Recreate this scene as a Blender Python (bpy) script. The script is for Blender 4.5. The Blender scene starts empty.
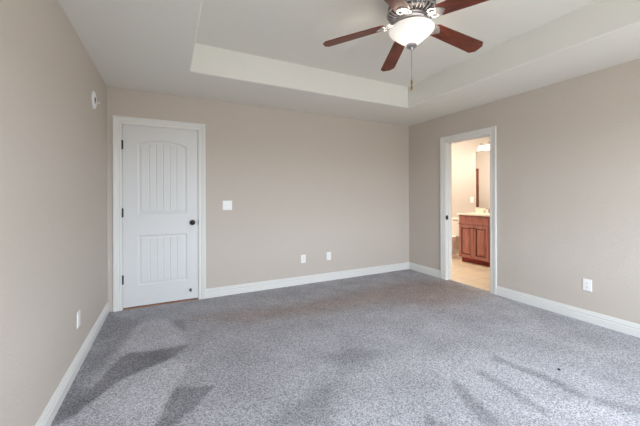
import bpy, bmesh, math, random
import numpy as np
from mathutils import Matrix, Vector

random.seed(7)
SC = bpy.context.scene
COL = SC.collection
PI = math.pi

# ------------------------------------------------------------------ camera
cam_d = bpy.data.cameras.new('camera')
cam = bpy.data.objects.new('camera', cam_d)
COL.objects.link(cam)
YAW, ROLL = 0.4643, -0.0035
Fv = Vector((math.sin(YAW), math.cos(YAW), 0))
R0 = Vector((math.cos(YAW), -math.sin(YAW), 0))
U0 = Vector((0, 0, 1))
Rv = R0 * math.cos(ROLL) + U0 * math.sin(ROLL)
Uv = U0 * math.cos(ROLL) - R0 * math.sin(ROLL)
M = Matrix((Rv, Uv, -Fv)).transposed().to_4x4()
M.translation = Vector((0, 0, 1.2425))
cam.matrix_world = M
cam_d.sensor_width = 36
cam_d.lens = 301.57 / 640 * 36
cam_d.shift_y = -16.5 / 640
cam_d.clip_start = 0.02
SC.camera = cam

# ------------------------------------------------------------------ world, daylight, exposure
SC.view_settings.view_transform = 'Standard'
SC.view_settings.look = 'None'
SC.view_settings.gamma = 1
SC.view_settings.use_curve_mapping = False
SC.view_settings.exposure = 0.12
try:
    SC.cycles.use_denoising = True
    SC.cycles.max_bounces = 14
    SC.cycles.diffuse_bounces = 10
    SC.cycles.sample_clamp_indirect = 6
except Exception:
    pass
W = bpy.data.worlds.new('sky')
SC.world = W
W.use_nodes = True
SKY, GROUND = 17.0, 6.2                                      # overcast sky above, lawn and paving below the horizon
wn = W.node_tree.nodes
wt = wn.new('ShaderNodeTexCoord')
ws = wn.new('ShaderNodeSeparateXYZ')
wr = wn.new('ShaderNodeValToRGB')
wm = wn.new('ShaderNodeMapRange')
wm.inputs['From Min'].default_value = -1
wm.inputs['From Max'].default_value = 1
wr.color_ramp.elements[0].position = 0.49
wr.color_ramp.elements[1].position = 0.51
g = GROUND / SKY
wr.color_ramp.elements[0].color = (g, 0.99 * g, 0.95 * g, 1)
wr.color_ramp.elements[1].color = (0.84, 0.93, 1.04, 1)
W.node_tree.links.new(wt.outputs['Generated'], ws.inputs[0])
W.node_tree.links.new(ws.outputs['Z'], wm.inputs['Value'])
W.node_tree.links.new(wm.outputs['Result'], wr.inputs['Fac'])
W.node_tree.links.new(wr.outputs['Color'], wn['Background'].inputs[0])
wn['Background'].inputs[1].default_value = SKY


def area(name, loc, rot, sx, sy, power, col):
    d = bpy.data.lights.new(name, 'AREA')
    d.shape = 'RECTANGLE'
    d.size, d.size_y = sx, sy
    d.energy = power
    d.color = col
    o = bpy.data.objects.new(name, d)
    o.location = loc
    o.rotation_euler = rot
    COL.objects.link(o)
    return o


# room: X across, Y away from the camera, floor at z = 0
X0, X1, YB, YF, H, TH = -0.597, 3.6805, 3.940, -0.68, 2.44, 0.12
TX0, TX1, TY0, TY1, TZ = 0.19, 2.912, 0.22, 3.13, 2.725      # raised tray of the ceiling
ADDED_WINS = [(0.05, 1.45), (1.80, 3.20)]                         # made-up windows in the unseen wall behind the camera
WZ0, WZ1 = 0.55, 2.00
for wa, wb in ADDED_WINS:
    po = area('daylight_portal', ((wa + wb) / 2, YF - TH - 0.01, (WZ0 + WZ1) / 2), (math.radians(90), 0, 0), wb - wa, WZ1 - WZ0, 1, (1, 1, 1))
    po.data.cycles.is_portal = True


# ------------------------------------------------------------------ materials
def srgb(r, g, b):
    def f(c):
        c /= 255
        return c / 12.92 if c <= 0.04045 else ((c + 0.055) / 1.055) ** 2.4
    return (f(r), f(g), f(b), 1)


def mat(name, col, rough=0.5, metal=0.0, spec=0.5, emit=None, es=0.0):
    m = bpy.data.materials.new(name)
    m.use_nodes = True
    b = m.node_tree.nodes['Principled BSDF']
    b.inputs['Base Color'].default_value = col
    b.inputs['Roughness'].default_value = rough
    b.inputs['Metallic'].default_value = metal
    b.inputs['Specular IOR Level'].default_value = spec
    if emit:
        b.inputs['Emission Color'].default_value = emit
        b.inputs['Emission Strength'].default_value = es
    return m


def nd(m, t):
    return m.node_tree.nodes.new(t)


def lk(m, a, b):
    m.node_tree.links.new(a, b)


def bump_noise(m, scale, strength, dist, detail=3, rough=0.55):
    t = nd(m, 'ShaderNodeTexCoord')
    n = nd(m, 'ShaderNodeTexNoise')
    n.inputs['Scale'].default_value = scale
    n.inputs['Detail'].default_value = detail
    n.inputs['Roughness'].default_value = rough
    b = nd(m, 'ShaderNodeBump')
    b.inputs['Strength'].default_value = strength
    b.inputs['Distance'].default_value = dist
    lk(m, t.outputs['Object'], n.inputs['Vector'])
    lk(m, n.outputs['Fac'], b.inputs['Height'])
    lk(m, b.outputs['Normal'], m.node_tree.nodes['Principled BSDF'].inputs['Normal'])
    return n


def vary(m, c1, c2, scale, stretch=(1, 1, 1), detail=4, lo=0.3, hi=0.7):
    """Base colour mottled between two colours by stretched noise."""
    t = nd(m, 'ShaderNodeTexCoord')
    mp = nd(m, 'ShaderNodeMapping')
    mp.inputs['Scale'].default_value = stretch
    n = nd(m, 'ShaderNodeTexNoise')
    n.inputs['Scale'].default_value = scale
    n.inputs['Detail'].default_value = detail
    r = nd(m, 'ShaderNodeValToRGB')
    r.color_ramp.elements[0].position = lo
    r.color_ramp.elements[1].position = hi
    r.color_ramp.elements[0].color = c1
    r.color_ramp.elements[1].color = c2
    lk(m, t.outputs['Object'], mp.inputs['Vector'])
    lk(m, mp.outputs['Vector'], n.inputs['Vector'])
    lk(m, n.outputs['Fac'], r.inputs['Fac'])
    lk(m, r.outputs['Color'], m.node_tree.nodes['Principled BSDF'].inputs['Base Color'])


M_WALL = mat('greige_paint', srgb(198, 189, 179), 0.75, spec=0.25)
bump_noise(M_WALL, 70, 0.45, 0.006)
M_CEIL = mat('ceiling_paint', srgb(225, 224, 218), 0.85, spec=0.2)
bump_noise(M_CEIL, 60, 0.3, 0.004)
M_TRIM = mat('white_trim_paint', srgb(224, 224, 221), 0.38, spec=0.4)
M_DOOR = mat('white_door_paint', srgb(219, 220, 220), 0.42, spec=0.4)
M_BRONZE = mat('dark_bronze', srgb(62, 58, 56), 0.35, 0.85)
M_PLATE = mat('white_plastic', srgb(240, 240, 240), 0.35)
M_SLOT = mat('dark_slot', srgb(60, 58, 56), 0.6)
M_NICKEL = mat('brushed_nickel', srgb(176, 173, 175), 0.42, 0.9)
M_PEWTER = mat('dark_pewter', srgb(92, 90, 94), 0.38, 0.85)
M_CHROME = mat('chrome', srgb(215, 215, 215), 0.12, 1.0)
M_BRASS = mat('aged_brass', srgb(150, 118, 70), 0.4, 0.8)
M_BLADE = mat('cherry_blade_wood', srgb(120, 52, 32), 0.32, spec=0.5)
vary(M_BLADE, srgb(66, 26, 18), srgb(134, 62, 40), 7, (1.2, 14, 1), 5, 0.3, 0.75)
M_VAN = mat('stained_cabinet_wood', srgb(160, 92, 68), 0.42, spec=0.4)
vary(M_VAN, srgb(160, 100, 92), srgb(190, 132, 120), 5, (6, 6, 0.8), 5)
M_GROOVE = mat('dark_glaze_in_grooves', srgb(104, 54, 44), 0.5)
M_TOEK = mat('toe_kick_wood', srgb(140, 44, 34), 0.45)
vary(M_TOEK, srgb(122, 36, 28), srgb(156, 54, 42), 5, (1, 1, 8), 4)
M_MARBLE = mat('cultured_marble', srgb(240, 228, 208), 0.22)
vary(M_MARBLE, srgb(236, 222, 200), srgb(246, 236, 220), 6, (1, 1, 1), 5)
M_PORC = mat('toilet_porcelain', srgb(238, 232, 222), 0.15)
M_MIRROR = mat('mirror_silver', (0.92, 0.92, 0.92, 1), 0.02, 1.0)
M_DARKWOOD = mat('dark_wood_frame', srgb(104, 58, 38), 0.45)
vary(M_DARKWOOD, srgb(84, 44, 28), srgb(120, 70, 46), 8, (6, 6, 0.8), 4)
M_CANVAS = mat('pale_panel', srgb(226, 208, 184), 0.8)
vary(M_CANVAS, srgb(216, 196, 172), srgb(234, 218, 196), 3, (1, 1, 1), 3)
M_THRESH = mat('threshold_wood', srgb(176, 128, 100), 0.6)
vary(M_THRESH, srgb(160, 112, 86), srgb(190, 142, 112), 5, (1, 9, 9), 4)
M_FIBRE = mat('dark_crumb', srgb(60, 56, 58), 0.9)
M_VINYL = mat('window_vinyl', srgb(236, 236, 234), 0.4)

# tile floor of the bathroom
M_TILE = mat('beige_floor_tile', srgb(226, 206, 176), 0.4)
t = nd(M_TILE, 'ShaderNodeTexCoord')
br = nd(M_TILE, 'ShaderNodeTexBrick')
br.offset = 0
br.inputs['Scale'].default_value = 1.0
br.inputs['Mortar Size'].default_value = 0.004
br.inputs['Mortar Smooth'].default_value = 0.3
br.inputs['Brick Width'].default_value = 0.33
br.inputs['Row Height'].default_value = 0.33
br.inputs['Color1'].default_value = srgb(238, 222, 196)
br.inputs['Color2'].default_value = srgb(230, 212, 184)
br.inputs['Mortar'].default_value = srgb(196, 174, 146)
lk(M_TILE, t.outputs['Object'], br.inputs['Vector'])
nz = nd(M_TILE, 'ShaderNodeTexNoise')
nz.inputs['Scale'].default_value = 5
nz.inputs['Detail'].default_value = 5
lk(M_TILE, t.outputs['Object'], nz.inputs['Vector'])
mr = nd(M_TILE, 'ShaderNodeMapRange')
mr.inputs['To Min'].default_value = 0.86
mr.inputs['To Max'].default_value = 1.1
lk(M_TILE, nz.outputs['Fac'], mr.inputs['Value'])
mx = nd(M_TILE, 'ShaderNodeVectorMath')
mx.operation = 'SCALE'
lk(M_TILE, br.outputs['Color'], mx.inputs[0])
lk(M_TILE, mr.outputs['Result'], mx.inputs['Scale'])
lk(M_TILE, mx.outputs['Vector'], M_TILE.node_tree.nodes['Principled BSDF'].inputs['Base Color'])

# carpet: salt-and-pepper tufts, brushed pile direction (vacuum strokes) and a walked-in brown stain with warm light spill painted in at the doorway
M_CARPET = mat('grey_cut_pile_carpet', srgb(160, 160, 164), 1.0, spec=0.1)
P = M_CARPET.node_tree.nodes['Principled BSDF']
t = nd(M_CARPET, 'ShaderNodeTexCoord')
n1 = nd(M_CARPET, 'ShaderNodeTexNoise')
n1.inputs['Scale'].default_value = 85
n1.inputs['Detail'].default_value = 4
n1.inputs['Roughness'].default_value = 0.75
n2 = nd(M_CARPET, 'ShaderNodeTexNoise')
n2.inputs['Scale'].default_value = 3.2
n2.inputs['Detail'].default_value = 4
for n in (n1, n2):
    lk(M_CARPET, t.outputs['Object'], n.inputs['Vector'])
vc = nd(M_CARPET, 'ShaderNodeTexVoronoi')                 # single tufts, each with its own tone
vc.inputs['Scale'].default_value = 150
lk(M_CARPET, t.outputs['Object'], vc.inputs['Vector'])
sx = nd(M_CARPET, 'ShaderNodeSeparateColor')
lk(M_CARPET, vc.outputs['Color'], sx.inputs[0])
mixv = nd(M_CARPET, 'ShaderNodeMath')
mixv.operation = 'MULTIPLY_ADD'                             # 0.45*cell + noise
mixv.inputs[1].default_value = 0.40
lk(M_CARPET, sx.outputs[0], mixv.inputs[0])
lk(M_CARPET, n1.outputs['Fac'], mixv.inputs[2])
rp = nd(M_CARPET, 'ShaderNodeValToRGB')
rp.color_ramp.elements[0].position = 0.45
rp.color_ramp.elements[1].position = 0.95
rp.color_ramp.elements[0].color = srgb(128, 128, 135)
rp.color_ramp.elements[1].color = srgb(210, 210, 216)
lk(M_CARPET, mixv.outputs[0], rp.inputs['Fac'])
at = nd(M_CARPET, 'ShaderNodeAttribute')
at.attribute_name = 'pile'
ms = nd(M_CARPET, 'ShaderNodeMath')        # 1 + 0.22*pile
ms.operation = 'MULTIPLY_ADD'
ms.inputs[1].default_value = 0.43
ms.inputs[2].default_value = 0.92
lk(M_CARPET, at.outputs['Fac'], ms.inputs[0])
mr2 = nd(M_CARPET, 'ShaderNodeMapRange')
mr2.inputs['From Min'].default_value = 0.3
mr2.inputs['From Max'].default_value = 0.7
mr2.inputs['To Min'].default_value = -0.11
mr2.inputs['To Max'].default_value = 0.11
lk(M_CARPET, n2.outputs['Fac'], mr2.inputs['Value'])
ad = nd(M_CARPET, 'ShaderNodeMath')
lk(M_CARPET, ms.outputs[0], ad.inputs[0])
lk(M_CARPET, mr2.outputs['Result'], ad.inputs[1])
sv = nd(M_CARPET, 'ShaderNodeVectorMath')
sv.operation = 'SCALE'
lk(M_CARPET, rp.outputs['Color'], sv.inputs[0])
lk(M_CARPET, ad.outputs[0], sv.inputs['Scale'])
so = nd(M_CARPET, 'ShaderNodeAttribute')
so.attribute_name = 'soil'
mxs = nd(M_CARPET, 'ShaderNodeMix')
mxs.data_type = 'RGBA'
mxs.blend_type = 'MULTIPLY'
lk(M_CARPET, so.outputs['Fac'], mxs.inputs['Factor'])
lk(M_CARPET, sv.outputs['Vector'], mxs.inputs[6])
mxs.inputs[7].default_value = srgb(240, 224, 212)
lk(M_CARPET, mxs.outputs[2], P.inputs['Base Color'])
bp = nd(M_CARPET, 'ShaderNodeBump')
bp.inputs['Strength'].default_value = 0.7
bp.inputs['Distance'].default_value = 0.006
lk(M_CARPET, mixv.outputs[0], bp.inputs['Height'])
lk(M_CARPET, bp.outputs['Normal'], P.inputs['Normal'])

# window glass
M_GLASS = bpy.data.materials.new('window_glass')
M_GLASS.use_nodes = True
nt = M_GLASS.node_tree
nt.nodes.remove(nt.nodes['Principled BSDF'])
tr = nd(M_GLASS, 'ShaderNodeBsdfTransparent')
gl = nd(M_GLASS, 'ShaderNodeBsdfGlossy')
gl.inputs['Roughness'].default_value = 0.02
mxg = nd(M_GLASS, 'ShaderNodeMixShader')
mxg.inputs[0].default_value = 0.06
lk(M_GLASS, tr.outputs[0], mxg.inputs[1])
lk(M_GLASS, gl.outputs[0], mxg.inputs[2])
lk(M_GLASS, mxg.outputs[0], nt.nodes['Material Output'].inputs['Surface'])


# frosted lamp glass: lets its bulbs shine through
def lamp_glass(name, emit, es, tint):
    m = bpy.data.materials.new(name)
    m.use_nodes = True
    nt = m.node_tree
    p = nt.nodes['Principled BSDF']
    p.inputs['Base Color'].default_value = (0.9, 0.9, 0.9, 1)
    p.inputs['Roughness'].default_value = 0.3
    p.inputs['Emission Color'].default_value = emit
    p.inputs['Emission Strength'].default_value = es
    tl = nd(m, 'ShaderNodeBsdfTranslucent')
    tl.inputs['Color'].default_value = (tint, tint, tint, 1)
    mx = nd(m, 'ShaderNodeMixShader')
    mx.inputs[0].default_value = 0.5
    lk(m, p.outputs[0], mx.inputs[1])
    lk(m, tl.outputs[0], mx.inputs[2])
    lk(m, mx.outputs[0], nt.nodes['Material Output'].inputs['Surface'])
    return m


M_BOWL = lamp_glass('frosted_bowl_glass', (1.0, 0.97, 0.96, 1), 0.36, 0.38)
M_SHADE = lamp_glass('frosted_vanity_glass', (1.0, 0.86, 0.66, 1), 2.5, 0.6)


# ------------------------------------------------------------------ mesh helpers
def obj(name, bm, m, parent=None, smooth=False, bevel=0.0, loc=None, mats=None):
    bmesh.ops.recalc_face_normals(bm, faces=bm.faces)
    me = bpy.data.meshes.new(name)
    bm.to_mesh(me)
    bm.free()
    for mm in (mats or [m]):
        me.materials.append(mm)
    o = bpy.data.objects.new(name, me)
    COL.objects.link(o)
    if parent:
        o.parent = parent
    if loc:
        o.location = loc
    if smooth:
        me.polygons.foreach_set('use_smooth', [True] * len(me.polygons))
        if smooth == 'auto':
            md = o.modifiers.new('split', 'EDGE_SPLIT')
            md.split_angle = math.radians(38)
    if bevel:
        md = o.modifiers.new('bevel', 'BEVEL')
        md.width = bevel
        md.segments = 2
        md.limit_method = 'ANGLE'
    return o


def thing(name, label, cat, loc=(0, 0, 0), rotz=0.0, group=None):
    o = bpy.data.objects.new(name, None)
    o.empty_display_size = 0.05
    COL.objects.link(o)
    o.location = loc
    o.rotation_euler = (0, 0, rotz)
    tag(o, label, cat, group)
    return o


def tag(o, label, cat, group=None):
    o['label'] = label
    o['category'] = cat
    if group:
        o['group'] = group
    return o


def struct(name, bm, m, parent=None, **kw):
    o = obj(name, bm, m, parent, **kw)
    if parent is None:
        o['kind'] = 'structure'
    return o


def dup(root, loc, rotz, label):
    r = root.copy()
    COL.objects.link(r)
    r.location = loc
    r.rotation_euler = (0, 0, rotz)
    r['label'] = label
    for ch in list(root.children):
        c = ch.copy()
        COL.objects.link(c)
        c.parent = r
        for g in list(ch.children):
            d = g.copy()
            COL.objects.link(d)
            d.parent = c
    return r


def B():
    return bmesh.new()


def box(bm, x0, x1, y0, y1, z0, z1):
    v = [bm.verts.new((x, y, z)) for x in (x0, x1) for y in (y0, y1) for z in (z0, z1)]
    for f in ((0, 1, 3, 2), (4, 6, 7, 5), (0, 4, 5, 1), (2, 3, 7, 6), (0, 2, 6, 4), (1, 5, 7, 3)):
        bm.faces.new([v[i] for i in f])
    return v


def lathe(bm, prof, seg=40, c=(0, 0, 0), axis='z', cap=True):
    """Revolve (r, h) pairs about an axis through c."""
    def pt(r, hh, a):
        x, y = r * math.cos(a), r * math.sin(a)
        p = {'z': (x, y, hh), 'y': (x, hh, y), 'x': (hh, x, y)}[axis]
        return (p[0] + c[0], p[1] + c[1], p[2] + c[2])
    rings = [[bm.verts.new(pt(max(r, 1e-4), hh, 2 * PI * k / seg)) for k in range(seg)] for r, hh in prof]
    for a, b in zip(rings[:-1], rings[1:]):
        for k in range(seg):
            bm.faces.new((a[k], a[(k + 1) % seg], b[(k + 1) % seg], b[k]))
    if cap:
        bm.faces.new(rings[0])
        bm.faces.new(rings[-1])


def tube(bm, pts, r, seg=10, closed=False, rz=None):
    pts = [Vector(p) for p in pts]
    n = len(pts)
    rings = []
    up = Vector((0, 0, 1))
    for i, p in enumerate(pts):
        a = pts[(i - 1) % n] if (closed or i > 0) else p
        b = pts[(i + 1) % n] if (closed or i < n - 1) else p
        d = (b - a).normalized()
        s = d.cross(up)
        if s.length < 1e-3:
            s = d.cross(Vector((1, 0, 0)))
        s.normalize()
        w = s.cross(d).normalized()
        rr = r[i] if isinstance(r, (list, tuple)) else r
        r2 = rz if rz else rr
        rings.append([bm.verts.new(p + s * rr * math.cos(2 * PI * k / seg) + w * r2 * math.sin(2 * PI * k / seg)) for k in range(seg)])
    m = n if closed else n - 1
    for i in range(m):
        a, b = rings[i], rings[(i + 1) % n]
        for k in range(seg):
            bm.faces.new((a[k], a[(k + 1) % seg], b[(k + 1) % seg], b[k]))
    if not closed:
        bm.faces.new(rings[0])
        bm.faces.new(rings[-1])


def prism(bm, outline, h0, h1, axis='z'):
    """Extrude a 2D outline along an axis."""
    def pt(a, b, hh):
        return {'z': (a, b, hh), 'y': (a, hh, b), 'x': (hh, a, b)}[axis]
    lo = [bm.verts.new(pt(a, b, h0)) for a, b in outline]
    hi = [bm.verts.new(pt(a, b, h1)) for a, b in outline]
    n = len(outline)
    for k in range(n):
        bm.faces.new((lo[k], lo[(k + 1) % n], hi[(k + 1) % n], hi[k]))
    bm.faces.new(lo)
    bm.faces.new(hi)


def strip(bm, rings, closed_profile=True):
    """Skin a list of equal vertex rings and cap both ends."""
    rr = [[bm.verts.new(p) for p in r] for r in rings]
    n = len(rr[0])
    for a, b in zip(rr[:-1], rr[1:]):
        for k in range(n if closed_profile else n - 1):
            bm.faces.new((a[k], a[(k + 1) % n], b[(k + 1) % n], b[k]))
    bm.faces.new(rr[0])
    bm.faces.new(rr[-1])


BASE_PROF = [(0, 0), (0.015, 0), (0.015, 0.060), (0.010, 0.066), (0.010, 0.071), (0.014, 0.076), (0.0135, 0.088),
             (0.008, 0.094), (0.008, 0.099), (0.009, 0.104), (0.005, 0.112), (0, 0.114)]


def baseboard(name, p, q, inward):
    """Moulded skirting from p to q on the floor; inward = unit vector into the room."""
    bm = B()
    strip(bm, [[(e[0] + inward[0] * a, e[1] + inward[1] * a, z) for a, z in BASE_PROF] for e in (p, q)])
    return struct(name, bm, M_TRIM)


CASE_PROF = [(0, 0), (0, 0.009), (0.006, 0.012), (0.022, 0.013), (0.026, 0.0105), (0.031, 0.0105), (0.036, 0.014),
             (0.058, 0.016), (0.063, 0.0195), (0.081, 0.0195), (0.084, 0.016), (0.084, 0)]


def casing(bm, a0, a1, ztop, wall, plane, sign):
    """Mitred three-sided door casing.  wall='y' (runs along x, proud to -y*sign) or 'x'."""
    def pt(a, z, tt):
        return (a, plane + sign * tt, z) if wall == 'y' else (plane + sign * tt, a, z)
    rings = []
    for side in range(4):
        ring = []
        for u, tt in CASE_PROF:
            if side == 0:
                ring.append(pt(a0 - u, 0, tt))
            elif side == 1:
                ring.append(pt(a0 - u, ztop + u, tt))
            elif side == 2:
                ring.append(pt(a1 + u, ztop + u, tt))
            else:
                ring.append(pt(a1 + u, 0, tt))
        rings.append(ring)
    strip(bm, rings)


# ------------------------------------------------------------------ the bedroom shell
DX0, DX1, DZ = -0.474, 0.337, 2.062              # rough opening of the closed door (back wall)
OY0, OY1, OZ = 2.455, 3.183, 2.052               # rough opening to the bathroom (right wall)

# carpet with its brushed pile written as two vertex attributes
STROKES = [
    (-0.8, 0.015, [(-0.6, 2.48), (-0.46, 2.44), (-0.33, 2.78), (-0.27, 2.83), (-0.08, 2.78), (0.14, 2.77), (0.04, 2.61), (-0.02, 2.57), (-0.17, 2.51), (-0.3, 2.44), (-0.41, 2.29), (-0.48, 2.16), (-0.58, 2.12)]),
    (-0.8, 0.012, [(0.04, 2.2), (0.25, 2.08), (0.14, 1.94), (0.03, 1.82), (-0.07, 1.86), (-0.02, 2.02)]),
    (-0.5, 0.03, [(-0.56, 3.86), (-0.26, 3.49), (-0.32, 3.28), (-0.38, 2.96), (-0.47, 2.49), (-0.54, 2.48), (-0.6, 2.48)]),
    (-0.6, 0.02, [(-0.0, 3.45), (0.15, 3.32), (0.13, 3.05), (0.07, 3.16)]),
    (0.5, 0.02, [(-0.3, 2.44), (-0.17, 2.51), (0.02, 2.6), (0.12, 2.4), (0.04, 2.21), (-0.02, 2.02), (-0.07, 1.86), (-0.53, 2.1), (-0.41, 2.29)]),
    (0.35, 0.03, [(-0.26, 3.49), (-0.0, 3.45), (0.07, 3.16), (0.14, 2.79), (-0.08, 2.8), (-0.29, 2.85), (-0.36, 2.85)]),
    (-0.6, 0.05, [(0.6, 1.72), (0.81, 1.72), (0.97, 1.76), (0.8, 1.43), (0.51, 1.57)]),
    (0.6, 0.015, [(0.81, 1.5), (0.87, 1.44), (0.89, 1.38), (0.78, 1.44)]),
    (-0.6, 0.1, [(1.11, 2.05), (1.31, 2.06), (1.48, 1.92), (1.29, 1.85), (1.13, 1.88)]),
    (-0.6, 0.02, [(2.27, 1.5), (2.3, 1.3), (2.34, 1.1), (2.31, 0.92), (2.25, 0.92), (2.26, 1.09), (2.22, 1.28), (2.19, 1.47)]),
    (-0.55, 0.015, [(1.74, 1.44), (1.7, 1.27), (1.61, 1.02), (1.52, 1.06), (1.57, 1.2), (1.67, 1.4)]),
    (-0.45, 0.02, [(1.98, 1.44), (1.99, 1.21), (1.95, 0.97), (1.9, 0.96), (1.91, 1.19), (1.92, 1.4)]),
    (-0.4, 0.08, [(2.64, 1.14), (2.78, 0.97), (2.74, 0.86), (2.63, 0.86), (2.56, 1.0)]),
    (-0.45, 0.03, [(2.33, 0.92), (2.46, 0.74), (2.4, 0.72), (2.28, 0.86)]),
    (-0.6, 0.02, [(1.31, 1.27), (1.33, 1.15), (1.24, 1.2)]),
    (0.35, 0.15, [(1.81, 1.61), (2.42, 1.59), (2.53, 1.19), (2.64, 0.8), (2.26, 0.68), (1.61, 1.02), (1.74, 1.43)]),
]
SOIL_SPILL = [(1.0, 0.13, [(0.28, 3.32), (1.36, 3.25), (3.15, 3.36), (3.7, 3.10), (3.7, 2.5), (2.69, 2.4), (2.42, 2.75), (1.44, 2.88), (0.72, 2.99)])]  # brown traffic soil; its doorway end also paints the warm light spill


def poly_sd(PX, PY, poly):
    """Signed distance to a polygon (negative inside)."""
    d = np.full(PX.shape, 1e9)
    ins = np.zeros(PX.shape, bool)
    n = len(poly)
    for i in range(n):
        ax, ay = poly[i]
        bx, by = poly[(i + 1) % n]
        ex, ey = bx - ax, by - ay
        tt = np.clip(((PX - ax) * ex + (PY - ay) * ey) / (ex * ex + ey * ey + 1e-12), 0, 1)
        d = np.minimum(d, np.hypot(PX - ax - tt * ex, PY - ay - tt * ey))
        c = ((ay > PY) != (by > PY)) & (PX < (bx - ax) * (PY - ay) / (by - ay + 1e-12) + ax)
        ins ^= c
    return np.where(ins, -d, d)


def make_carpet():
    G = 0.02
    xs = np.append(np.arange(X0, X1, G), X1)
    ys = np.append(np.arange(YF, YB, G), YB)
    nx, ny = len(xs), len(ys)
    PX, PY = np.meshgrid(xs, ys)
    v = [(float(x), float(y), 0.0) for y in ys for x in xs]
    f = [(j * nx + i, j * nx + i + 1, (j + 1) * nx + i + 1, (j + 1) * nx + i) for j in range(ny - 1) for i in range(nx - 1)]
    # tongue of carpet running into the bathroom doorway
    xt = [X1, X1 + 0.02, X1 + 0.045]
    k = len(v)
    yt = list(np.linspace(OY0 + 0.02, OY1 - 0.02, 36))
    for x in xt:
        v += [(x, float(y), 0.0) for y in yt]
    m = len(yt)
    f += [(k + a * m + i, k + (a + 1) * m + i, k + (a + 1) * m + i + 1, k + a * m + i + 1) for a in range(2) for i in range(m - 1)]
    me = bpy.data.meshes.new('floor')
    me.from_pydata(v, [], f)
    me.materials.append(M_CARPET)
    co = np.array(v)
    rng = np.random.default_rng(3)
    wob = 0.006 * np.sin(co[:, 0] * 23 + 1.3 * np.sin(co[:, 1] * 17)) + rng.normal(0, 0.002, len(co))
    pile = np.zeros(len(co))
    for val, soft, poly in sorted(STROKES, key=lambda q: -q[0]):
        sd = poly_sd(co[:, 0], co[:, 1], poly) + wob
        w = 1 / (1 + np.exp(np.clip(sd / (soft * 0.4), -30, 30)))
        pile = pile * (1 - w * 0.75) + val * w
    soil_spill = np.zeros(len(co))
    for val, soft, poly in SOIL_SPILL:
        sd = poly_sd(co[:, 0], co[:, 1], poly) + wob * 3
        soil_spill = np.maximum(soil_spill, val / (1 + np.exp(np.clip(sd / (soft * 0.6), -30, 30))))
    for nm, arr in (('pile', pile), ('soil', soil_spill)):
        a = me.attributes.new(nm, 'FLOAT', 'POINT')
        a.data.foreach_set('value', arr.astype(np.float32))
    o = bpy.data.objects.new('floor', me)
    COL.objects.link(o)
    o['kind'] = 'structure'
    return o


make_carpet()

bm = B()
box(bm, X0 - TH, X0, YF - TH, YB + TH, -0.05, H + 0.4)
struct('wall_left', bm, M_WALL)

bm = B()
box(bm, X0, DX0, YB, YB + TH, -0.05, H + 0.4)
box(bm, DX1, X1 + TH, YB, YB + TH, -0.05, H + 0.4)
box(bm, DX0, DX1, YB, YB + TH, DZ, H + 0.4)
box(bm, DX0, DX1, YB + 0.10, YB + TH, -0.05, DZ)
struct('wall_back', bm, M_WALL)

bm = B()
box(bm, X1, X1 + TH, YF - TH, OY0, -0.05, H + 0.4)
box(bm, X1, X1 + TH, OY1, YB, -0.05, H + 0.4)
box(bm, X1, X1 + TH, OY0, OY1, OZ, H + 0.4)
struct('wall_right', bm, M_WALL)

bm = B()
box(bm, X0, X1, YF - TH, YF, -0.05, WZ0)
box(bm, X0, X1, YF - TH, YF, WZ1, H + 0.4)
xe = [X0] + [e for w in ADDED_WINS for e in w] + [X1]
for i in range(0, len(xe), 2):
    box(bm, xe[i], xe[i + 1], YF - TH, YF, WZ0, WZ1)
struct('wall_front', bm, M_WALL)

# ceiling: a flat border around a raised tray
bm = B()
BN = 0.018                                                  # rounded plaster corner along the tray's lower edge
prof = [(None, H)] + [(BN * (1 - math.sin(t)), H + BN * (1 - math.cos(t))) for t in [PI / 2 * k / 6 for k in range(7)]] + [(0, TZ)]
rings = []
for off, z in prof:
    if off is None:
        rings.append([(X0, YF, z), (X1, YF, z), (X1, YB, z), (X0, YB, z)])
    else:
        rings.append([(TX0 - off, TY0 - off, z), (TX1 + off, TY0 - off, z), (TX1 + off, TY1 + off, z), (TX0 - off, TY1 + off, z)])
rings += [[(x, y, H + 0.4) for x, y in ((TX0, TY0), (TX1, TY0), (TX1, TY1), (TX0, TY1))],
          [(x, y, H + 0.4) for x, y in ((X0, YF), (X1, YF), (X1, YB), (X0, YB))]]
vv = [[bm.verts.new(p) for p in r] for r in rings]
for q, (ra, rb) in enumerate(zip(vv[:-1], vv[1:])):
    if q == len(prof) - 1:
        continue
    for k in range(4):
        bm.faces.new((ra[k], ra[(k + 1) % 4], rb[(k + 1) % 4], rb[k]))
bm.faces.new(vv[len(prof) - 1])                             # tray top
for k in range(4):                                          # outer sides and roof side close the slab
    bm.faces.new((vv[0][k], vv[0][(k + 1) % 4], vv[-1][(k + 1) % 4], vv[-1][k]))
bm.faces.new(vv[-1])
for f in list(vv[-2][0].link_faces):
    bm.faces.remove(f)
for v in vv[-2]:
    bm.verts.remove(v)
struct('ceiling', bm, M_CEIL, smooth='auto')

baseboard('baseboard_left', (X0, YF), (X0, YB), (1, 0))
baseboard('baseboard_back', (0.399, YB), (X1, YB), (0, -1))
baseboard('baseboard_right_far', (X1, 3.258), (X1, YB), (-1, 0))
baseboard('baseboard_right_near', (X1, YF), (X1, 2.396), (-1, 0))
baseboard('baseboard_front', (X0, YF), (X1, YF), (0, 1))

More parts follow.
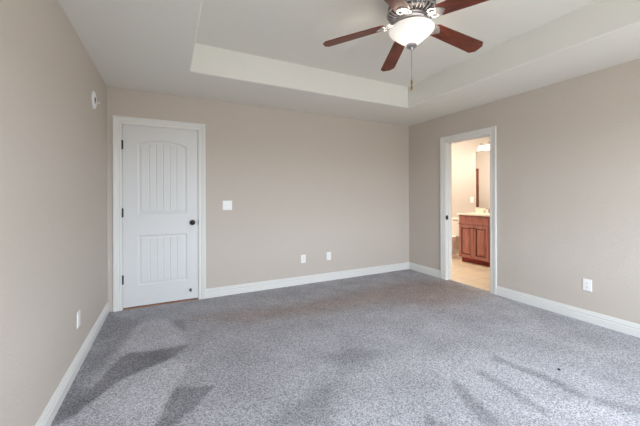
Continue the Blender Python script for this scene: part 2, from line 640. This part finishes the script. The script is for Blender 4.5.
# invented windows behind the camera, added as the daylight source
for i, (wa, wb) in enumerate(ADDED_WINS):
    bm = B()
    fw, y0, y1 = 0.05, YF - 0.09, YF - 0.03
    box(bm, wa, wa + fw, y0, y1, WZ0, WZ1)
    box(bm, wb - fw, wb, y0, y1, WZ0, WZ1)
    box(bm, wa + fw, wb - fw, y0, y1, WZ0, WZ0 + fw)
    box(bm, wa + fw, wb - fw, y0, y1, WZ1 - fw, WZ1)
    zm = (WZ0 + WZ1) / 2
    box(bm, wa + fw, wb - fw, y0, y1, zm - 0.02, zm + 0.02)
    w = struct('window_%d' % (i + 1), bm, M_VINYL)
    for za, zb in ((WZ0 + fw, zm - 0.02), (zm + 0.02, WZ1 - fw)):
        bm = B()
        box(bm, wa + fw, wb - fw, YF - 0.064, YF - 0.058, za, zb)
        obj('window_pane', bm, M_GLASS, w)
    bm = B()
    box(bm, wa - 0.03, wb + 0.03, YF - 0.03, YF + 0.04, WZ0 - 0.02, WZ0)
    obj('window_sill', bm, M_TRIM, w, bevel=0.004)

# ------------------------------------------------------------------ closed plank door in the back wall
SX0, SX1, SZ0, SZ1 = -0.455, 0.311, 0.022, 2.042
bm = B()
casing(bm, SX0 - 0.006, SX1 + 0.006, SZ1 + 0.006, 'y', YB, -1)
for a, b in ((DX0, SX0 - 0.003), (SX1 + 0.003, DX1)):
    box(bm, a, b, YB, YB + 0.10, 0, SZ1 + 0.003)
box(bm, DX0, DX1, YB, YB + 0.10, SZ1 + 0.003, DZ)
tr1 = struct('trim_1', bm, M_TRIM)
bm = B()
box(bm, SX1 + 0.0025, SX1 + 0.0075, YB - 0.0135, YB - 0.004, 0.905, 0.965)
obj('strike_plate', bm, M_BRONZE, tr1)
bm = B()
box(bm, SX0 - 0.003, SX1 + 0.003, YB, YB + 0.10, -0.01, 0.008)
obj('door_threshold', bm, M_THRESH, tr1)


def make_door():
    """Moulded two-panel slab, arched top panel, vertical plank grooves."""
    G = 0.005
    xs = np.linspace(SX0, SX1, int((SX1 - SX0) / G) + 1)
    zs = np.linspace(SZ0, SZ1, int((SZ1 - SZ0) / G) + 1)
    PX, PZ = np.meshgrid(xs, zs)
    d = np.zeros(PX.shape)
    xa, xb, xc = -0.312, 0.190, -0.061
    arch = [(xa, 1.05), (xb, 1.05)]
    hw, rise, zs0 = (xb - xa) / 2, 0.052, 1.838
    rad = (hw * hw + rise * rise) / (2 * rise)
    for k in range(25):
        x = xb + (xa - xb) * k / 24
        arch.append((x, zs0 + rise - rad + math.sqrt(rad * rad - (x - xc) ** 2)))
    low = [(xa, 0.250), (xb, 0.250), (xb, 0.808), (xa, 0.808)]
    for poly in (arch, low):
        e = -poly_sd(PX, PZ, poly)                       # depth inside the panel edge
        m = np.interp(e, [0, 0.006, 0.014, 0.020, 0.034, 0.042], [0, 0.007, 0.009, 0.009, 0.0045, 0.004])
        m = np.where(e <= 0, 0, m)
        for k in range(1, 6):
            gx = xa + 0.042 + (xb - xa - 0.084) * k / 6
            g = np.clip(1 - np.abs(PX - gx) / 0.008, 0, 1) * 0.006
            m = np.where(e > 0.040, m + g, m)
        d = d + m
    Y = YB - 0.004 + d
    nx, nz = len(xs), len(zs)
    v = [(float(PX[j, i]), float(Y[j, i]), float(PZ[j, i])) for j in range(nz) for i in range(nx)]
    f = [(j * nx + i, j * nx + i + 1, (j + 1) * nx + i + 1, (j + 1) * nx + i) for j in range(nz - 1) for i in range(nx - 1)]
    # sides and back
    k = len(v)
    yb = YB + 0.034
    v += [(SX0, yb, SZ0), (SX1, yb, SZ0), (SX1, yb, SZ1), (SX0, yb, SZ1)]
    f.append((k, k + 3, k + 2, k + 1))
    f.append(tuple([i for i in range(nx - 1, -1, -1)] + [k, k + 1]))
    f.append(tuple([(nz - 1) * nx + i for i in range(nx)] + [k + 2, k + 3]))
    f.append(tuple([j * nx for j in range(nz)] + [k + 3, k]))
    f.append(tuple([j * nx + nx - 1 for j in range(nz - 1, -1, -1)] + [k + 1, k + 2]))
    me = bpy.data.meshes.new('door_1')
    me.from_pydata(v, [], f)
    me.materials.append(M_DOOR)
    o = bpy.data.objects.new('door_1', me)
    COL.objects.link(o)
    o['kind'] = 'structure'
    return o


door = make_door()
for zc in (1.817, 1.069, 0.332):
    bm = B()
    lathe(bm, [(0.0075, zc - 0.048), (0.0075, zc - 0.017), (0.0066, zc - 0.016), (0.0075, zc - 0.015), (0.0075, zc + 0.015),
               (0.0066, zc + 0.016), (0.0075, zc + 0.017), (0.0075, zc + 0.048), (0.004, zc + 0.053)], 14, (SX0 - 0.001, YB - 0.0125, 0))
    box(bm, SX0 - 0.008, SX0 + 0.007, YB - 0.006, YB - 0.003, zc - 0.047, zc + 0.047)
    obj('door_hinge', bm, M_BRONZE, door, smooth='auto')
KX, KZ, KY = 0.252, 0.935, YB - 0.004
bm = B()
lathe(bm, [(0.0, -0.066), (0.014, -0.065), (0.024, -0.058), (0.027, -0.046), (0.023, -0.034), (0.013, -0.026), (0.011, -0.012),
           (0.016, -0.010), (0.031, -0.008), (0.033, 0.0)], 28, (KX, KY, KZ), 'y')
obj('door_knob', bm, M_BRONZE, door, smooth='auto')
bm = B()
lathe(bm, [(0.014, 0), (0.014, -0.006), (0.006, -0.008), (0.005, -0.055), (0.009, -0.057), (0.009, -0.070), (0.006, -0.072)], 16, (0.228, YB - 0.004, 0.132), 'y')
obj('door_stop', bm, M_BRONZE, door, smooth='auto')

# ------------------------------------------------------------------ doorway to the bathroom
JY0, JY1, JZ = 2.484, 3.170, 2.034
bm = B()
casing(bm, JY0 - 0.006, JY1 + 0.006, JZ + 0.006, 'x', X1, -1)
casing(bm, JY0 - 0.006, JY1 + 0.006, JZ + 0.006, 'x', X1 + TH, 1)
box(bm, X1, X1 + TH, OY0, JY0, 0, JZ)
box(bm, X1, X1 + TH, JY1, OY1, 0, JZ)
box(bm, X1, X1 + TH, OY0, OY1, JZ, OZ)
for a, b in ((JY0, JY0 + 0.011), (JY1 - 0.011, JY1)):           # stop strips
    box(bm, X1 + 0.045, X1 + 0.078, a, b, 0, JZ)
box(bm, X1 + 0.045, X1 + 0.078, JY0, JY1, JZ - 0.011, JZ)
tr2 = struct('trim_2', bm, M_TRIM)
bm = B()
box(bm, X1 + 0.004, X1 + 0.042, JY1 - 0.003, JY1, 0.890, 0.955)
box(bm, X1 - 0.006, X1 + 0.010, JY1 - 0.004, JY1 + 0.001, 0.905, 0.940)
obj('strike_plate', bm, M_BRONZE, tr2)

# ------------------------------------------------------------------ the bathroom shell
BX0, BX1, BY0, BY1 = X1 + TH, 5.48, 2.10, 6.30
bm = B()
box(bm, X1 + 0.045, BX1, JY0, JY1, -0.04, -0.001)
box(bm, BX0, BX1, BY0, JY0, -0.04, -0.001)
box(bm, BX0, BX1, JY1, BY1, -0.04, -0.001)
struct('floor_bathroom', bm, M_TILE)
bm = B()
box(bm, BX1, BX1 + TH, BY0 - TH, BY1 + TH, -0.05, H + 0.4)
struct('wall_bathroom_right', bm, M_WALL)
bm = B()
box(bm, BX0, BX1, BY1, BY1 + TH, -0.05, H + 0.4)
struct('wall_bathroom_back', bm, M_WALL)
bm = B()
box(bm, BX0, BX1, BY0 - TH, BY0, -0.05, H + 0.4)
struct('wall_bathroom_front', bm, M_WALL)
bm = B()
box(bm, X1, X1 + TH, YB + TH, BY1 + TH, -0.05, H + 0.4)
struct('wall_bathroom_left', bm, M_WALL)
bm = B()
box(bm, BX0, BX1, BY0, BY1, H, H + 0.1)
struct('ceiling_bathroom', bm, M_CEIL)
baseboard('baseboard_bathroom', (BX1, 3.99), (BX1, BY1), (-1, 0))

# ------------------------------------------------------------------ ceiling fan with light bowl
FX, FY = 1.569, 1.649
fan = thing('ceiling_fan', 'five-blade cherry wood ceiling fan with frosted light bowl hanging from the tray ceiling', 'fan', (FX, FY, TZ))
zc = -TZ                                                   # local z = world z - TZ
bm = B()
lathe(bm, [(0.078, 0), (0.078, -0.02), (0.066, -0.045), (0.05, -0.058), (0.05, -0.075)], 40)
obj('canopy', bm, M_PEWTER, fan, smooth='auto')
bm = B()
lathe(bm, [(0.05, -0.070), (0.105, -0.082), (0.150, -0.100), (0.166, -0.120), (0.168, -0.160), (0.160, -0.176), (0.150, -0.182),
           (0.098, -0.196), (0.075, -0.200)], 56)
obj('motor_housing', bm, M_PEWTER, fan, smooth='auto')
bm = B()                                                   # bright fins radiating under the motor
for k in range(30):
    a = 2 * PI * k / 30
    c, s = math.cos(a), math.sin(a)
    tube(bm, [(c * r, s * r, z) for r, z in ((0.098, -0.199), (0.128, -0.192), (0.156, -0.182), (0.167, -0.166))], 0.0058, 6)
for r, z in ((0.100, -0.200), (0.168, -0.164)):
    tube(bm, [(r * math.cos(2 * PI * k / 48), r * math.sin(2 * PI * k / 48), z) for k in range(48)], 0.007, 8, True)
obj('vent_ring', bm, M_NICKEL, fan, smooth=True)
bm = B()
lathe(bm, [(0.075, -0.198), (0.098, -0.206), (0.104, -0.220), (0.098, -0.234), (0.070, -0.240), (0.070, -0.250), (0.112, -0.254), (0.118, -0.262), (0.108, -0.268)], 44)
obj('light_fitter', bm, M_NICKEL, fan, smooth='auto')

ZR = 2.440 - TZ                                            # rim of the bowl
bm = B()
outer = [(0.157, 0.004), (0.158, -0.004), (0.155, -0.010), (0.148, -0.016), (0.140, -0.024), (0.125, -0.038), (0.106, -0.054), (0.088, -0.069),
         (0.071, -0.083), (0.056, -0.095), (0.043, -0.105), (0.020, -0.110)]
inner = [(r - 0.005, z + 0.004) for r, z in outer[::-1]]
lathe(bm, [(r, z + ZR) for r, z in outer + inner], 56, cap=False)
bowl = obj('lamp_shade', bm, M_BOWL, fan, smooth=True)
bm = B()
lathe(bm, [(0.012, -0.103), (0.036, -0.106), (0.038, -0.117), (0.030, -0.124), (0.013, -0.128), (0.010, -0.137), (0.006, -0.143)], 28)
obj('finial', bm, M_NICKEL, fan, smooth='auto', loc=(0, 0, ZR))
bm = B()
tube(bm, [(0, 0, ZR - 0.14), (0.0015, 0, ZR - 0.25), (0, 0, 2.075 - TZ)], 0.0023, 6)
chain = obj('pull_chain', bm, M_NICKEL, fan)
bm = B()
lathe(bm, [(0.002, 2.082 - TZ), (0.006, 2.076 - TZ), (0.0075, 2.060 - TZ), (0.005, 2.048 - TZ), (0.0045, 2.040 - TZ), (0.0075, 2.034 - TZ), (0.008, 2.018 - TZ), (0.005, 2.006 - TZ), (0.002, 2.003 - TZ)], 14)
obj('chain_pull', bm, M_BRASS, chain, smooth=True)

# one blade and one iron, then copies
bm = B()
out = []
W0, W1, R0b, R1b = 0.056, 0.067, 0.185, 0.660
out += [(R0b + 0.012, -W0 + 0.010), (R0b + 0.03, -W0), (R1b - 0.034, -W1), (R1b - 0.028, -W1 * 0.95), (R1b - 0.002, -W1 * 0.52), (R1b, -W1 * 0.46), (R1b, W1 * 0.46), (R1b - 0.002, W1 * 0.52), (R1b - 0.028, W1 * 0.95),
        (R1b - 0.034, W1), (R0b + 0.03, W0), (R0b + 0.012, W0 - 0.010), (R0b, 0.02), (R0b, -0.02)]
prism(bm, out, -0.003, 0.003)
blade0 = obj('fan_blade', bm, M_BLADE, fan, bevel=0.001)
bm = B()
zi = -0.0072
arm = [(0.105, 0, 0.004), (0.14, 0, -0.004), (0.17, 0, zi), (0.20, 0, zi)]
tube(bm, arm, [0.017, 0.013, 0.016, 0.014], 10, rz=0.005)
for sgn in (-1, 1):                                        # open scrolls either side of the arm
    tube(bm, [(0.178 + 0.026 * math.cos(2 * PI * k / 20), sgn * 0.026 + 0.020 * math.sin(2 * PI * k / 20), zi) for k in range(20)], 0.006, 8, True, rz=0.0035)
prism(bm, [(0.19, -0.042), (0.215, -0.046), (0.232, -0.03), (0.25, -0.014), (0.258, 0), (0.25, 0.014), (0.232, 0.03), (0.215, 0.046), (0.19, 0.042), (0.2, 0)], zi - 0.0015, zi + 0.0035)
for sx, sy in ((0.245, 0), (0.212, 0.033), (0.212, -0.033)):
    lathe(bm, [(0.006, zi - 0.001), (0.0055, zi - 0.004), (0.002, zi - 0.0055)], 10, (sx, sy, 0))
iron0 = obj('blade_iron', bm, M_NICKEL, fan, smooth='auto')
for k in range(5):
    ang = math.radians(66.5 + 72 * k)
    mtx = Matrix.Translation((0, 0, 2.515 - TZ)) @ Matrix.Rotation(ang, 4, 'Z') @ Matrix.Rotation(math.atan(0.146), 4, 'Y') @ Matrix.Rotation(math.radians(-11), 4, 'X')
    for src in (blade0, iron0):
        o = src if k == 0 else src.copy()
        if k:
            COL.objects.link(o)
            o.parent = fan
        o.matrix_basis = mtx

for a in (0.4, 2.5, 4.6):
    d = bpy.data.lights.new('bulb', 'POINT')
    d.energy = 3.6
    d.color = (1.0, 0.88, 0.70)
    d.shadow_soft_size = 0.025
    o = bpy.data.objects.new('fan_bulb', d)
    COL.objects.link(o)
    o.location = (FX + 0.060 * math.cos(a), FY + 0.060 * math.sin(a), 2.398)


# ------------------------------------------------------------------ wall plates
def plate_bm(w, h, d=0.006):
    bm = B()
    e = 0.004
    v0 = [(-w / 2, 0, -h / 2), (w / 2, 0, -h / 2), (w / 2, 0, h / 2), (-w / 2, 0, h / 2)]
    ring = lambda y, k: [((x - k * (1 if x > 0 else -1)), y, z - k * (1 if z > 0 else -1)) for x, _, z in v0]
    strip(bm, [ring(0, 0), ring(-d * 0.55, 0), ring(-d, e)])
    return bm


def make_outlet(label, loc, rotz):
    t = thing('wall_outlet', label, 'outlet', loc, rotz, 'duplex outlets low on the bedroom walls')
    obj('cover_plate', plate_bm(0.071, 0.116), M_PLATE, t)
    for sgn in (-1, 1):
        bm = B()
        oc = [(0.0165 * math.cos(a), sgn * 0.0195 + 0.0140 * math.sin(a)) for a in [2 * PI * k / 20 for k in range(20)]]
        prism(bm, oc, -0.0085, -0.004, 'y')
        r = obj('receptacle', bm, M_PLATE, t)
        bm = B()
        z = sgn * 0.0195
        box(bm, -0.0075, -0.0055, -0.0088, -0.0080, z - 0.001, z + 0.0075)
        box(bm, 0.0055, 0.0075, -0.0088, -0.0080, z - 0.001, z + 0.0065)
        lathe(bm, [(0.0024, -0.0080), (0.0024, -0.0088)], 10, (0, 0, z - 0.0065), 'y')
        obj('socket_slots', bm, M_SLOT, r)
    return t


out0 = make_outlet('white duplex outlet low on the back wall, the one nearer the white door', (1.704, YB, 0.358), 0)
dup(out0, (2.115, YB, 0.360), 0, 'white duplex outlet low on the back wall, the one nearer the far right corner')
dup(out0, (X1, 1.476, 0.363), -PI / 2, 'white duplex outlet low on the right wall beyond the bathroom doorway')
dup(out0, (X0, 2.770, 0.350), PI / 2, 'white duplex outlet low on the left wall, seen nearly edge-on')

sw = thing('light_switch', 'white two-rocker light switch plate on the back wall beside the white door', 'switch', (0.660, YB, 1.135), 0)
obj('cover_plate', plate_bm(0.116, 0.118), M_PLATE, sw)
for sx in (-0.023, 0.023):
    bm = B()
    strip(bm, [[(sx - 0.0165, -0.005, -0.033), (sx + 0.0165, -0.005, -0.033), (sx + 0.0165, -0.005, 0.033), (sx - 0.0165, -0.005, 0.033)],
               [(sx - 0.0155, -0.0075, -0.032), (sx + 0.0155, -0.0075, -0.032), (sx + 0.0155, -0.0105, 0.032), (sx - 0.0155, -0.0105, 0.032)]])
    obj('rocker', bm, M_PLATE, sw)

sd = thing('detector_base', 'round white detector base with dark centre high on the left wall', 'detector', (X0, 3.296, 2.107), PI / 2)
bm = B()
lathe(bm, [(0.076, 0), (0.076, -0.006), (0.070, -0.011), (0.058, -0.014), (0.034, -0.014), (0.030, -0.010), (0.0, -0.009)], 44, (0, 0, 0), 'y')
obj('housing', bm, M_PLATE, sd, smooth='auto')
bm = B()
lathe(bm, [(0.028, -0.0085), (0.028, -0.0125), (0.024, -0.0145)], 28, (0, 0, 0), 'y')
obj('centre_recess', bm, M_SLOT, sd, smooth='auto')
bm = B()
tube(bm, [(0.0, -0.013, -0.010), (0.004, -0.026, -0.018), (0.006, -0.044, -0.022)], [0.005, 0.006, 0.008], 10)
obj('plug_lead', bm, M_PLATE, sd, smooth=True)

# crumb lying on the carpet
bm = B()
bmesh.ops.create_icosphere(bm, subdivisions=2, radius=0.011)
for v in bm.verts:
    v.co *= 0.75 + 0.4 * random.random()
    v.co.z *= 0.5
tag(obj('carpet_crumb', bm, M_FIBRE, loc=(2.482, 1.161, 0.004)), 'tiny dark crumb lying on the grey carpet toward the right wall', 'crumb')

# ------------------------------------------------------------------ bathroom furniture
VX0, VX1, VY0, VY1, VZ = 4.94, 5.472, 3.350, 3.965, 0.886
van = thing('vanity_cabinet', 'reddish brown wooden two-door vanity cabinet seen through the bathroom doorway', 'cabinet', ((VX0 + VX1) / 2, (VY0 + VY1) / 2, 0))
ox, oy = (VX0 + VX1) / 2, (VY0 + VY1) / 2
hx, hy = (VX1 - VX0) / 2, (VY1 - VY0) / 2
bm = B()
box(bm, -hx + 0.02, -hx + 0.04, -hy, hy, 0.09, VZ)
box(bm, -hx + 0.04, hx, -hy, -hy + 0.018, 0.09, VZ)
box(bm, -hx + 0.04, hx, hy - 0.018, hy, 0.09, VZ)
box(bm, hx - 0.01, hx, -hy + 0.018, hy - 0.018, 0.09, VZ)
box(bm, -hx + 0.04, hx - 0.01, -hy + 0.018, hy - 0.018, 0.09, 0.11)
obj('cabinet_body', bm, M_VAN, van, bevel=0.002)
bm = B()
box(bm, -hx + 0.085, hx, -hy + 0.01, hy - 0.01, 0.0, 0.09)
obj('toe_kick', bm, M_TOEK, van)
bm = B()
strip(bm, [[(-hx + 0.02, y, z) for y, z in ((-hy + 0.012, 0.715), (hy - 0.012, 0.715), (hy - 0.012, VZ - 0.012), (-hy + 0.012, VZ - 0.012))],
           [(-hx + 0.006, y, z) for y, z in ((-hy + 0.012, 0.715), (hy - 0.012, 0.715), (hy - 0.012, VZ - 0.012), (-hy + 0.012, VZ - 0.012))],
           [(-hx, y, z) for y, z in ((-hy + 0.020, 0.723), (hy - 0.020, 0.723), (hy - 0.020, VZ - 0.020), (-hy + 0.020, VZ - 0.020))]])
obj('false_drawer_front', bm, M_VAN, van)
for sgn in (-1, 1):
    ya, yb = (-hy + 0.012, -0.003) if sgn < 0 else (0.003, hy - 0.012)
    za, zb = 0.105, 0.700
    bm = B()
    rect = lambda x, k: [(x, y, z) for y, z in ((ya + k, za + k), (yb - k, za + k), (yb - k, zb - k), (ya + k, zb - k))]
    strip(bm, [rect(-hx + 0.02, 0), rect(-hx + 0.004, 0), rect(-hx, 0.004), rect(-hx, 0.050), rect(-hx + 0.015, 0.054), rect(-hx + 0.015, 0.064),
               rect(-hx + 0.003, 0.092), rect(-hx + 0.002, 0.096)])
    bm.faces.ensure_lookup_table()
    for fi in range(12, 20):                                # darker colour on the panel groove faces
        bm.faces[fi].material_index = 1
    dr = obj('cabinet_door', bm, M_VAN, van, mats=[M_VAN, M_GROOVE])
    bm = B()
    ky = (yb - 0.03) if sgn < 0 else (ya + 0.03)
    lathe(bm, [(0.006, 0.0), (0.005, -0.010), (0.013, -0.016), (0.014, -0.022), (0.009, -0.028)], 16, (-hx, ky, 0.655), 'x')
    obj('knob', bm, M_BRONZE, dr, smooth='auto')

# countertop with integral basin and splash
ct = thing('countertop', 'cream marble vanity countertop with backsplash on the wooden cabinet', 'countertop', (ox, oy, VZ + 0.0008))
bm = B()
cx0, cx1, cy0, cy1, ch = -hx - 0.022, hx + 0.004, -hy - 0.018, hy + 0.018, 0.028
N = 40
bo = []
for k in range(N):                                          # outline walked from angle 0, matched to the basin ellipse
    a = 2 * PI * k / N
    c, s = math.cos(a), math.sin(a)
    bx, by = -0.05, 0.0
    tx = ((cx1 - bx) / c) if c > 1e-9 else ((cx0 - bx) / c if c < -1e-9 else 1e9)
    ty = ((cy1 - by) / s) if s > 1e-9 else ((cy0 - by) / s if s < -1e-9 else 1e9)
    tt = min(tx, ty)
    bo.append((bx + c * tt, by + s * tt))
rg = [[(x, y, 0.0) for x, y in bo], [(x, y, ch - 0.005) for x, y in bo], [(-0.05 + (x + 0.05) * 0.985, y * 0.985, ch) for x, y in bo]]
for rr, z in ((1.0, ch), (0.97, ch - 0.006), (0.86, ch - 0.05), (0.6, ch - 0.10), (0.15, ch - 0.115)):
    rg.append([(-0.05 + 0.15 * rr * math.cos(2 * PI * k / N), 0.20 * rr * math.sin(2 * PI * k / N), z) for k in range(N)])
vv = [[bm.verts.new(p) for p in r] for r in rg]
for a, b in zip(vv[:-1], vv[1:]):
    for k in range(N):
        bm.faces.new((a[k], a[(k + 1) % N], b[(k + 1) % N], b[k]))
bm.faces.new(vv[-1])
obj('counter_slab', bm, M_MARBLE, ct, smooth='auto')
bm = B()
box(bm, hx - 0.016, hx + 0.004, cy0, cy1, ch, ch + 0.085)
obj('backsplash', bm, M_MARBLE, ct, bevel=0.004)

fa = thing('faucet', 'chrome faucet at the back of the cream vanity countertop', 'faucet', (5.400, oy, VZ + ch + 0.0016))
bm = B()
lathe(bm, [(0.030, 0), (0.030, 0.008), (0.022, 0.012), (0.018, 0.05), (0.020, 0.07), (0.012, 0.085)], 20)
obj('faucet_body', bm, M_CHROME, fa, smooth='auto')
bm = B()
tube(bm, [(0, 0, 0.06), (-0.03, 0, 0.085), (-0.075, 0, 0.085), (-0.105, 0, 0.065), (-0.108, 0, 0.045)], [0.013, 0.012, 0.011, 0.011, 0.011], 12)
obj('spout', bm, M_CHROME, fa, smooth=True)
for sgn in (-1, 1):
    bm = B()
    lathe(bm, [(0.024, 0), (0.022, 0.012), (0.014, 0.03), (0.013, 0.045)], 18, (0, sgn * 0.09, 0))
    tube(bm, [(0, sgn * 0.09, 0.045), (-0.005, sgn * 0.115, 0.055), (-0.008, sgn * 0.145, 0.058)], [0.010, 0.008, 0.007], 10)
    obj('faucet_handle', bm, M_CHROME, fa, smooth='auto')

mi = thing('vanity_mirror', 'frameless mirror above the cream vanity countertop in the bathroom', 'mirror', (5.48, 3.668, 1.022))
bm = B()
box(bm, -0.006, 0, -0.318, 0.318, 0, 1.095)
obj('mirror_glass', bm, M_MIRROR, mi)

vl = thing('vanity_light', 'nickel vanity light with glowing frosted glass shades above the bathroom mirror', 'lamp', (5.48, 3.66, 2.235))
bm = B()
box(bm, -0.022, 0, -0.06, 0.06, -0.045, 0.045)
obj('back_plate', bm, M_NICKEL, vl, bevel=0.005)
bm = B()
tube(bm, [(-0.02, 0, 0.0), (-0.06, 0, 0.015)], 0.009, 10)
tube(bm, [(-0.06, y, 0.015 + 0.012 * math.cos(y * 20)) for y in np.linspace(-0.215, 0.215, 19)], 0.008, 10)
obj('light_bar', bm, M_NICKEL, vl, smooth=True)
for y in (-0.155, 0.0, 0.155):
    bm = B()
    lathe(bm, [(0.012, 0.015), (0.020, 0.0), (0.024, -0.02), (0.022, -0.03)], 18, (-0.09, y, 0))
    tube(bm, [(-0.06, y, 0.02), (-0.09, y, 0.018)], 0.007, 8)
    obj('lamp_socket', bm, M_NICKEL, vl, smooth='auto')
    bm = B()
    pr = [(0.026, -0.022), (0.032, -0.035), (0.040, -0.06), (0.048, -0.085), (0.058, -0.105)]
    lathe(bm, pr + [(r - 0.003, z) for r, z in pr[::-1]], 24, (-0.09, y, 0), cap=False)
    obj('lamp_shade', bm, M_SHADE, vl, smooth=True)
    d = bpy.data.lights.new('bulb', 'POINT')
    d.energy = 14
    d.color = (1.0, 0.90, 0.79)
    d.shadow_soft_size = 0.025
    o = bpy.data.objects.new('vanity_bulb', d)
    COL.objects.link(o)
    o.location = (5.48 - 0.09, 3.66 + y, 2.235 - 0.075)

bs = thing('bathroom_switch', 'white switch plate on the bathroom wall left of the mirror', 'switch', (5.48, 4.075, 1.165), -PI / 2)
obj('cover_plate', plate_bm(0.071, 0.116), M_PLATE, bs)
bm = B()
strip(bm, [[(-0.0165, -0.005, -0.033), (0.0165, -0.005, -0.033), (0.0165, -0.005, 0.033), (-0.0165, -0.005, 0.033)],
           [(-0.0155, -0.0075, -0.032), (0.0155, -0.0075, -0.032), (0.0155, -0.0105, 0.032), (-0.0155, -0.0105, 0.032)]])
obj('rocker', bm, M_PLATE, bs)

# toilet, tank against the wall
to = thing('toilet', 'white toilet partly hidden beside the wooden vanity cabinet', 'toilet', (5.465, 4.36, 0))
bm = B()
v = box(bm, -0.195, 0, -0.21, 0.21, 0.40, 0.745)
for p in v:
    if p.co.z < 0.5:
        p.co.y *= 0.88
        if p.co.x < -0.1:
            p.co.x += 0.02
obj('tank', bm, M_PORC, to, bevel=0.02)
bm = B()
box(bm, -0.205, 0.004, -0.225, 0.225, 0.745, 0.785)
obj('tank_lid', bm, M_PORC, to, bevel=0.010)


def oval(cx, rx, ry, z, n=36):
    return [(cx + rx * math.cos(2 * PI * k / n) * (1.12 if math.cos(2 * PI * k / n) < 0 else 0.92), ry * math.sin(2 * PI * k / n), z) for k in range(n)]


bm = B()
strip(bm, [oval(-0.32, 0.20, 0.105, 0.0), oval(-0.32, 0.19, 0.095, 0.03), oval(-0.33, 0.175, 0.085, 0.12), oval(-0.37, 0.20, 0.12, 0.22), oval(-0.41, 0.255, 0.170, 0.32),
           oval(-0.42, 0.27, 0.185, 0.375), oval(-0.42, 0.27, 0.185, 0.395), oval(-0.43, 0.20, 0.13, 0.395), oval(-0.43, 0.18, 0.115, 0.33), oval(-0.42, 0.08, 0.06, 0.24)])
obj('bowl', bm, M_PORC, to, smooth='auto')
bm = B()
strip(bm, [oval(-0.43, 0.268, 0.19, 0.397), oval(-0.43, 0.272, 0.194, 0.408), oval(-0.43, 0.268, 0.19, 0.430), oval(-0.43, 0.24, 0.165, 0.438)])
obj('toilet_seat', bm, M_PORC, to, smooth='auto')
bm = B()
tube(bm, [(-0.195, -0.15, 0.69), (-0.215, -0.15, 0.69), (-0.217, -0.19, 0.685)], [0.010, 0.008, 0.007], 10)
obj('flush_lever', bm, M_BRONZE, to, smooth=True)

# framed panel on the doorway side of the bathroom, seen only in the mirror
fp = thing('framed_panel', 'dark wood framed pale panel reflected in the bathroom mirror', 'picture', (BX0, 5.45, 0.55))
bm = B()
box(bm, 0.0, 0.012, -0.29, 0.29, 0.05, 1.34)
obj('panel', bm, M_CANVAS, fp)
bm = B()
for a in ((-0.33, -0.27, 0, 1.40), (0.27, 0.33, 0, 1.40), (-0.27, 0.27, 0, 0.06), (-0.27, 0.27, 1.34, 1.40)):
    box(bm, 0.0, 0.025, a[0], a[1], a[2], a[3])
obj('frame', bm, M_DARKWOOD, fp, bevel=0.003)

# unseen flush lamp, added to brighten the bathroom
cl = thing('ceiling_lamp', 'round flush lamp on the bathroom ceiling above the tiled floor', 'lamp', (4.50, 4.60, H))
bm = B()
lathe(bm, [(0.15, 0), (0.15, -0.02), (0.14, -0.025)], 36)
obj('lamp_base', bm, M_NICKEL, cl, smooth='auto')
bm = B()
lathe(bm, [(0.138, -0.025), (0.135, -0.045), (0.11, -0.07), (0.06, -0.085), (0.01, -0.09)], 36)
obj('diffuser', bm, mat('lamp_diffuser', (0.9, 0.9, 0.9, 1), 0.4, emit=(1.0, 0.91, 0.81, 1), es=185), cl, smooth=True)
